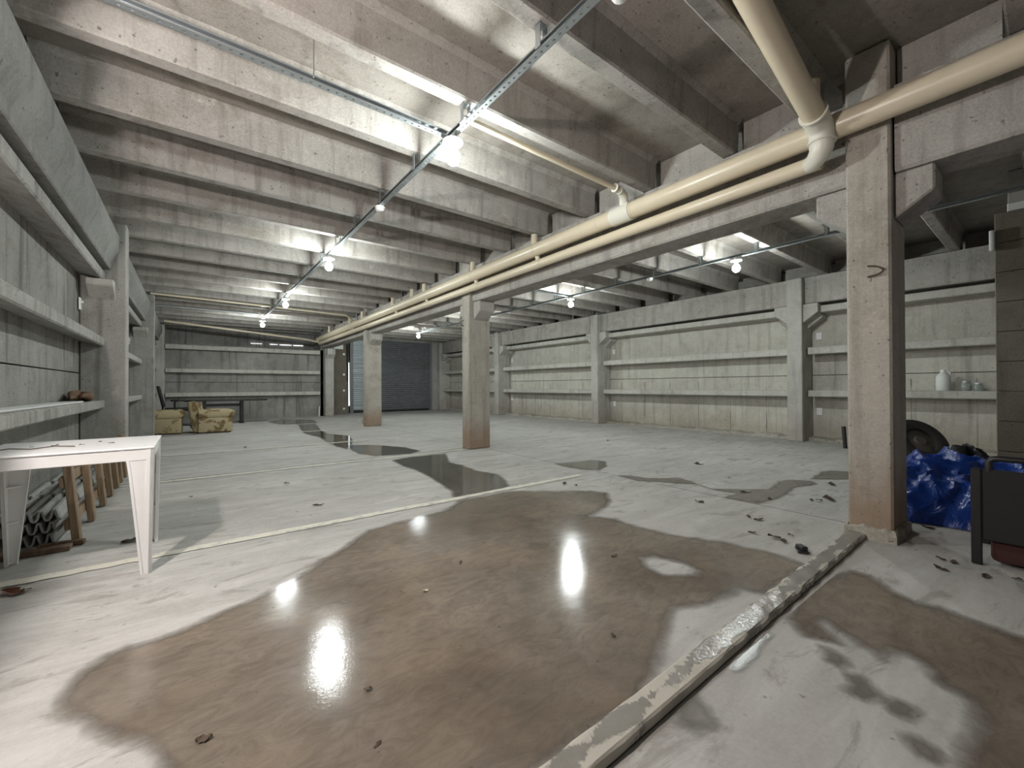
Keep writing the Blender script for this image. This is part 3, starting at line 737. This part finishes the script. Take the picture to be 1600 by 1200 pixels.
# ------------------------------------------------------------------ lamps and detectors
ZL = ZT - .028
def lamp(x, y, label):
    t = empty('ceiling_lamp', label, 'lamp', (x, y, ZL), 0, 'bare bulbs hung under the channels')
    MB().tube([(0, 0, -.002), (0, 0, ZT - ZL - .001)], .03, 14).build('junction_box', M_WHITE, t, True)
    MB().lathe([(.0, .0), (.045, -.001), (.072, -.004), (.078, -.012), (.074, -.022), (.058, -.026), (.05, -.02), (0, -.018)][::-1]).build('base_plate', M_WHITE, t, True)
    MB().lathe([(.0, -.085), (.021, -.085), (.024, -.06), (.026, -.018), (0, -.017)]).build('lamp_socket', M_WHITE, t, True)
    pr = [(BULB_R * 1.0 * math.sin(PI * i / 14), -.128 - BULB_R * 1.15 * math.cos(PI * i / 14)) for i in range(15)]
    MB().lathe(pr).build('bulb', M_BULB, t, True, label='glowing white bulb')
    return t
first = None
for (x, y, lb) in ((XT, 2.74, 'lit bare bulb nearest the camera, where two channels meet'), (XT, 6.30, 'lit bare bulb second along the left channel'), (XT, 9.75, 'lit bare bulb third along the left channel'),
                   (XT, 13.3, 'lit bare bulb at the far end of the left channel'), (XTR, 2.84, 'lit bare bulb right of the main beam, nearest the right wall pilaster'),
                   (XTR, 6.2, 'lit bare bulb second along the right channel, beyond the main beam'), (XTR, 9.75, 'lit bare bulb on the right channel hidden behind the middle column'),
                   (XTR - .2, 13.2, 'lit bare bulb in front of the roller shutter')):
    if first is None: first = lamp(x, y, lb)
    else: copy_tree(first, (x, y, ZL), 0, lb)
det = empty('smoke_detector', 'small white smoke detector under the left channel between two bulbs', 'detector', (XT, 4.27, ZT), 0, 'smoke detectors under the channels')
MB().lathe([(0, -.014), (.05, -.014), (.052, -.006), (.05, 0), (0, 0)]).build('base', M_WHITE, det, True)
MB().lathe([(0, -.05), (.018, -.05), (.036, -.042), (.044, -.028), (.045, -.014), (0, -.013)]).build('cover', M_WHITE, det, True)
copy_tree(det, (XT + .05, 1.24, ZT), 0, 'small white smoke detector overhead at the picture top, beside the left channel')
copy_tree(det, (XTR, 4.29, ZT), 0, 'small white smoke detector under the right channel beyond the main beam')

# bulb on the left wall between two shelves, behind the camera's left
wl = empty('wall_lamp', 'bare warm bulb on the left wall between two shelves, out past the white table', 'lamp', (-1.038, 1.62, 2.16))
MB().tube([(0, 0, 0), (.015, 0, 0)], .05, 20).build('base_plate', M_WHITE, wl, True)
MB().tube([(.015, 0, 0), (.095, 0, 0)], .022, 14).build('lamp_socket', M_WHITE, wl, True)
m = MB(); m.lathe([(.045 * math.sin(PI * i / 12), -.045 * math.cos(PI * i / 12)) for i in range(13)], (.138, 0, 0)); m.build('bulb', M_SIDEBULB, wl, True)

# ------------------------------------------------------------------ white plastic table
TX0, TX1, TY0, TY1, TZ = -.885, -.165, 3.115, 3.825, .72
tb = empty('plastic_table', 'square white plastic table with dust and leaf bits on top', 'table', ((TX0 + TX1) / 2, (TY0 + TY1) / 2, 0))
hx, hy = (TX1 - TX0) / 2, (TY1 - TY0) / 2
m = MB().box(-hx, hx, -hy, hy, TZ - .012, TZ, .005, 2); m.build('tabletop', M_TABLETOP, tb)
m = MB()
for s in (-1, 1):
    m.box(-hx + .02, hx - .02, s * (hy - .012) - .004, s * (hy - .012) + .004, TZ - .075, TZ - .011, .002)
    m.box(s * (hx - .012) - .004, s * (hx - .012) + .004, -hy + .02, hy - .02, TZ - .075, TZ - .011, .002)
m.build('apron', M_WHITE, tb)
for sx in (-1, 1):
    for sy in (-1, 1):
        m = MB()
        def plate(axis):
            nz = 10; rows = []
            for i in range(nz + 1):
                t = i / nz; z = (TZ - .012) * (1 - t)
                wd = .072 * (1 - t) + .046 + .02 * max(0, 1 - t * 9)
                cx = sx * (hx - .004 - .012 * t); cy = sy * (hy - .004 - .02 * t)
                th = .007; ra = .03 * (1 - .35 * t); rb = .012; g = .006
                q = [(0, 0), (ra, 0), (ra, g), (wd - rb, g), (wd - rb, 0), (wd, 0), (wd, th * 2.4), (wd - th, th * 2.4), (wd - th, th + g), (0, th + g)]
                pr = [(cx - sx * a_, cy - sy * b_) if axis == 0 else (cx - sx * b_, cy - sy * a_) for a_, b_ in q]
                rows.append([m.bm.verts.new((a, b, z)) for a, b in pr])
            for a, b in zip(rows, rows[1:]):
                for j in range(10): m.bm.faces.new((a[j], a[(j + 1) % 10], b[(j + 1) % 10], b[j]))
            m.bm.faces.new(rows[0]); m.bm.faces.new(rows[-1])
        plate(0); plate(1)
        for t0 in (.35, .65, .985):                     # stiffening webs inside the angle
            z = (TZ - .012) * (1 - t0); wd = .072 * (1 - t0) + .044
            cx = sx * (hx - .010 - .012 * t0); cy = sy * (hy - .010 - .02 * t0)
            m.prism([(cx, cy), (cx - sx * wd * .8, cy), (cx, cy - sy * wd * .8)], 'z', z, z + .006)
        m.build('leg', M_WHITE, tb)
o = MB().tube([(-.86, 3.32, TZ + .004), (-.76, 3.36, TZ + .012), (-.68, 3.33, TZ + .006), (-.60, 3.38, TZ + .010), (-.52, 3.37, TZ + .004)], .003, 6).build('twig', M_WIRE, None, True)
tag(o, 'thin dark twig lying on the white plastic tabletop', 'twig')
for i, (x, y) in enumerate(((-.50, 3.42), (-.44, 3.55), (-.62, 3.50), (-.38, 3.46), (-.70, 3.45))):
    o = bpy.data.objects.new('leaf_scrap', protos[i % 4]); COL.objects.link(o); o.location = (x, y, TZ + .0005); o.rotation_euler = (0, 0, i * 1.9); o.scale = (.45,) * 3
    tag(o, 'tiny dark scrap of leaf on the white plastic tabletop', 'leaf', 'leaf scraps on the white table')

# ------------------------------------------------------------------ slatted timber frame, sheets and boards along the left wall
fr = empty('slatted_frame', 'low timber frame of upright slats leaning along the left wall behind the table', 'timber frame', (-.62, 4.1, 0))
sl = [0.0, .55, 1.08, 1.50, 1.92, 2.25, 2.60]
for i, y in enumerate(sl):
    ang = math.radians(5)
    m = MB().box(-.02, .02, -.045, .045, 0, .50 if i else .53, .003)
    mt = Matrix.Translation((0, y, .008)) @ Matrix.Rotation(-ang, 4, 'Y')
    bmesh.ops.transform(m.bm, matrix=mt, verts=m.bm.verts)
    m.build('slat', M_RAWWOOD, fr)
for z in (.13, .42):
    m = MB().box(-.046, -.021, -.04, 2.66, z - .035, z + .035, .003)
    bmesh.ops.transform(m.bm, matrix=Matrix.Rotation(-math.radians(5), 4, 'Y'), verts=m.bm.verts)
    m.build('rail', M_RAWWOOD, fr)
sheet = None
for i in range(9):
    m = MB()
    def corr(u, v):
        t = v * 5; a = t - math.floor(t)
        zz = .06 if .25 < a < .6 else (0 if a > .85 or a < .05 else (.06 * (a - .05) / .2 if a <= .25 else .06 * (.85 - a) / .25))
        return ((v - .5) * .30, (u - .5) * .62, zz)
    if sheet is None:
        m.grid(corr, 1, 60); 
        sh = m.build('corrugated_sheet', M_SHEET)
        md = sh.modifiers.new('thick', 'SOLIDIFY'); md.thickness = .012; md.offset = 1
        sheet = sh; o = sh
    else:
        o = sheet.copy(); COL.objects.link(o)
    col, k2 = divmod(i, 3)
    o.location = (-.862, 4.44 + col * .66, .012 + k2 * .078); o.rotation_euler = (0, 0, .03 * ((i * 7) % 3 - 1))
    nm = ['lowest', 'middle', 'topmost'][k2]
    tag(o, nm + ' grey corrugated sheet in the ' + ['nearest', 'second', 'third'][col] + ' pile by the left wall under the shelf', 'sheet', 'grey corrugated sheets piled under the shelf')
for i, (x, y, rz, w_) in enumerate(((-.82, 3.93, .35, .08), (-.66, 4.02, .25, .05))):
    o = MB().box(-w_ / 2, w_ / 2, (-.2, -.09)[i], (.16, .13)[i], 0, .03, .003).build('timber_board', M_DARKWOOD, None, False, (x, y, .002 + .0), (0, 0, 1.2 + rz))
    tag(o, ['dark brown board lying on the floor behind the left table leg', 'dark brown board at the foot of the nearest timber slat'][i], 'board', 'dark boards by the slatted frame')

# on the lowest left shelf
m = MB(); m.box(-.07, .07, -1.1, 1.1, 0, .014, .002)
tag(m.build('flat_panel', M_WHITE, None, False, (-.935, 4.78, .909), (0, 0, -.015)), 'long thin white panel strip lying on the lowest left shelf', 'panel')
m = MB()
def bag(u, v):
    a = u * 2 * PI; b = (v - .5) * PI
    r = 1 + .16 * math.sin(3 * a + 4 * v) + .10 * math.sin(7 * a + 2)
    cb = math.copysign(abs(math.cos(b)) ** .6, math.cos(b)); sb = math.copysign(abs(math.sin(b)) ** .6, math.sin(b))
    return (.075 * r * cb * math.cos(a), .36 * r * cb * math.sin(a), .04 + .036 * r * sb * (1 + .45 * math.sin(2 * a + 1)))
m.grid(bag, 28, 14)
o = m.build('crumpled_bag', M_CARD, None, True, (-.93, 6.35, .915)); 
zmin = min(v.co.z for v in o.data.vertices); o.location.z = .909 - zmin
tag(o, 'crumpled brown paper bag at the far end of the lowest left shelf', 'bag')

# ------------------------------------------------------------------ armchairs, office chair and black table at the back
def armchair():
    t = empty('armchair', 'floral beige armchair standing clear of the left pilaster, before the black table', 'armchair', (.44, 12.32, 0), .03, 'two floral armchairs')
    MB().box(-.30, .34, -.27, .27, .02, .30, .03, 3).build('base', M_FLORAL, t, True)
    MB().box(-.22, .36, -.25, .25, .28, .44, .05, 4).build('seat_cushion', M_FLORAL, t, True)
    for s in (-1, 1):
        m = MB().box(-.33, .33, s * .34 - .08, s * .34 + .08, .02, .36, .03, 3)
        m.build('arm', M_FLORAL, t, True)
        m = MB()
        m.tube([(-.33, s * .34, .43), (-.31, s * .34, .43), (.30, s * .34, .43), (.345, s * .34, .42), (.36, s * .34, .40)], [.085, .105, .105, .09, .04], 20)
        m.build('arm_roll', M_FLORAL, t, True)
    m = MB().box(-.11, .10, -.33, .33, .02, .74, .075, 5, Matrix.Translation((-.30, 0, 0)) @ Matrix.Rotation(math.radians(-9), 4, 'Y'))
    m.build('backrest', M_FLORAL, t, True)
    m = MB().box(-.07, .07, -.24, .24, .40, .74, .06, 5, Matrix.Translation((-.16, 0, 0)) @ Matrix.Rotation(math.radians(-14), 4, 'Y'))
    m.build('back_cushion', M_FLORAL, t, True)
    for sx in (-.27, .28):
        for sy in (-.3, .3): MB().tube([(sx, sy, 0), (sx, sy, .03)], .025, 10).build('foot', M_DARKWOOD, t, True)
    return t
a1 = armchair()
copy_tree(a1, (-.50, 12.52, 0), 0.0, 'floral beige armchair half hidden behind the far left pilaster')
oc = empty('office_chair', 'black swivel chair between the armchairs and the black table', 'chair', (-.28, 13.75, 0), 0)
MB().box(-.26, .26, -.25, .25, .46, .54, .03, 3).build('seat', M_MESHBLK, oc, True)
m = MB().box(-.03, .03, -.23, .23, .0, .55, .025, 3, Matrix.Translation((-.27, 0, .56)) @ Matrix.Rotation(math.radians(-12), 4, 'Y')); m.build('backrest', M_MESHBLK, oc, True)
MB().box(-.31, -.27, -.03, .03, .48, .72, .008).build('back_bar', M_BLACK, oc)
for s in (-1, 1):
    MB().tube([(-.05, s * .27, .5), (-.06, s * .30, .68), (.0, s * .30, .72)], .016, 10).build('arm_post', M_BLACK, oc, True)
    MB().box(-.14, .16, s * .30 - .035, s * .30 + .035, .71, .745, .014, 2).build('armrest', M_BLACK, oc, True)
MB().tube([(0, 0, .10), (0, 0, .47)], .03, 14).build('gas_column', M_BLACK, oc, True)
m = MB()
for i in range(5):
    a = i * 2 * PI / 5
    m.tube([(0, 0, .11), (.28 * math.cos(a), .28 * math.sin(a), .07)], [.03, .016], 10)
m.build('star_base', M_BLACK, oc, True)
for i in range(5):
    a = i * 2 * PI / 5; cx, cy = .28 * math.cos(a), .28 * math.sin(a)
    MB().tube([(cx - .02, cy, .03), (cx + .02, cy, .03)], .03, 12).build('caster', M_BLACK, oc, True)
bt = empty('long_table', 'long black table standing along the back wall behind the armchairs', 'table', (.85, 14.95, 0))
m = MB()
out = [(1.02 * math.copysign(abs(math.cos(a)) ** .55, math.cos(a)), .36 * math.copysign(abs(math.sin(a)) ** .55, math.sin(a))) for a in [2 * PI * i / 40 for i in range(40)]]
m.prism(out, 'z', .66, .70); m.build('tabletop', M_BLACK, bt)
for x in (-.55, .35):
    MB().box(x - .04, x + .04, -.22, .22, .03, .66, .006).build('leg', M_BLACK, bt)
    MB().box(x - .05, x + .05, -.3, .3, 0, .035, .008).build('foot_bar', M_BLACK, bt)
MB().box(-.55, .35, -.02, .02, .50, .58, .004).build('stretcher', M_BLACK, bt)

# ------------------------------------------------------------------ right side: tarp heap, tyre, bags, chair
m = MB()
from mathutils import noise as mnoise
def tarp(u, v):
    x = 4.40 + 1.45 * u; y = -.75 + 1.75 * v
    e = min(1, max(0, u / .16)) * min(1, (1 - u) / .10) * min(1, v / .08) * min(1, (1 - v) / .10)
    e = e ** .6
    w1 = mnoise.noise(Vector((x * 1.7 + y * .9, y * 2.3 - x * .6, 3)))
    r1 = 1 - abs(mnoise.noise(Vector((x * 2.2 - y * 1.2, y * 3.2 + x * .8, 7)))) * 2
    r2 = 1 - abs(mnoise.noise(Vector((x * 5.5 + y * 3.0, y * 6.5 - x * 2, 11)))) * 2
    hgt = (.10 + .22 * u) * (.55 + .55 * v) + .05
    hgt += .05 * w1 + .09 * r1 * abs(r1) + .035 * r2 * abs(r2)
    px = .07 * mnoise.noise(Vector((y * 2.2, 1, x))) * (1 - u)
    return (x + px, y, max(.006, e * hgt + .006))
m.grid(tarp, 120, 130)
tag(m.build('blue_tarpaulin', M_TARP, None, True), 'crumpled blue tarpaulin spread over a heap behind the near column', 'tarpaulin')
ty = empty('tyre', 'black tyre lying tilted on the heap beyond the blue tarpaulin', 'tyre', (7.45, 1.10, .30))
ty.rotation_euler = (math.radians(38), math.radians(-42), 0)
pr = [(.17, -.08), (.20, -.095), (.27, -.10), (.30, -.085), (.315, -.05), (.318, 0), (.315, .05), (.30, .085), (.27, .10), (.20, .095), (.17, .08), (.165, 0), (.17, -.08)]
MB().lathe(pr, n=40).build('tread', M_RUBBER, ty, True)
MB().lathe([(.0, -.03), (.06, -.03), (.08, -.01), (.165, -.02), (.165, .04), (.08, .05), (.06, .07), (0, .07)], n=30).build('wheel_rim', plain('dull_rim', (.12, .11, .095), .5, .4), ty, True)
def heap(cx, cy, rx, ry, h, seed):
    m = MB()
    def f(u, v):
        a = u * 2 * PI; r = v
        wob = 1 + .12 * math.sin(3 * a + seed) + .08 * math.sin(7 * a + 2 * seed)
        z = h * (1 - r ** 2.2) * (1 + .18 * math.sin(5 * a + 9 * r + seed)) + .02 * math.sin(14 * a + 11 * r) * (1 - r)
        return (cx + rx * r * wob * math.cos(a), cy + ry * r * wob * math.sin(a), max(.004, z))
    m.grid(f, 48, 16); return m
tag(heap(6.62, .60, .42, .36, .34, 3.1).build('black_bag', M_BAG, None, True), 'black plastic bag heap between blue tarpaulin and tyre', 'bag')
tag(MB().tube([(8.62, 2.14, 0), (8.66, 2.17, .36)], .03, 10).build('black_post', M_BLACK, None, True), 'short black post standing behind the near column, left edge', 'post')

ch = empty('garden_chair', 'low black chair with fabric back turned to the camera at the right edge', 'chair', (3.66, .29, 0), 0)
D, Wc = .52, .60                                          # depth towards +x, width towards -y
for y in (0, -Wc):
    MB().box(-.018, .018, y - .022, y + .022, 0, .56, .006).build('leg', M_BLACK, ch)
    MB().box(D - .018, D + .018, y - .022, y + .022, 0, .31, .006).build('leg', M_BLACK, ch)
MB().box(-.014, .014, -Wc + .0225, -.0225, .15, .56, .006).build('backrest', M_MESHBLK, ch)
MB().tube([(0, -.05, .545), (0, -.05, .605), (0, -.065, .622), (0, -.09, .625), (0, -Wc + .07, .625), (0, -Wc + .05, .61), (0, -Wc + .05, .545)], .017, 12).build('top_rail', M_BLACK, ch, True)
MB().box(.0145, D + .02, -Wc + .03, -.03, .26, .31, .015, 2).build('seat', M_MESHBLK, ch, True)
MB().box(.03, D - .05, -Wc + .03, -.05, .02, .235, .03, 2).build('under_box', M_MAROON, ch, True, label='dark red cloth box under the seat')

# jug and jars on the right wall shelf
j = empty('plastic_jug', 'white plastic jug standing on the lowest right wall shelf', 'jug', (9.30, 1.07, .957))
MB().lathe([(0, 0), (.075, 0), (.085, .012), (.085, .20), (.076, .235), (.045, .275), (.03, .29), (.03, .305), (0, .305)], n=20).build('body', M_JUG, j, True)
MB().tube([(0, -.065, .235), (0, -.075, .275), (0, -.045, .30), (0, -.02, .29)], .013, 10).build('handle', M_JUG, j, True)
MB().lathe([(0, .30), (.034, .30), (.034, .328), (0, .328)], n=18).build('cap', M_WHITE, j, True)
for x, y, h_, lb in ((9.30, .83, .13, 'glass jar beside the white jug on the right shelf'), (9.31, .705, .10, 'short glass jar farthest from the white jug on the right shelf')):
    g0 = empty('glass_jar', lb, 'jar', (x, y, .957), 0, 'glass jars on the right shelf')
    MB().lathe([(0, 0), (.05, 0), (.055, .01), (.055, h_ * .8), (.045, h_ * .92), (.045, h_), (.041, h_), (.041, h_ * .9), (.05, h_ * .78), (.05, .012), (0, .01)], n=20).build('body', M_GLASS, g0, True)
    MB().lathe([(0, h_), (.049, h_), (.049, h_ + .02), (0, h_ + .02)], n=20).build('lid', M_STEEL, g0, True)
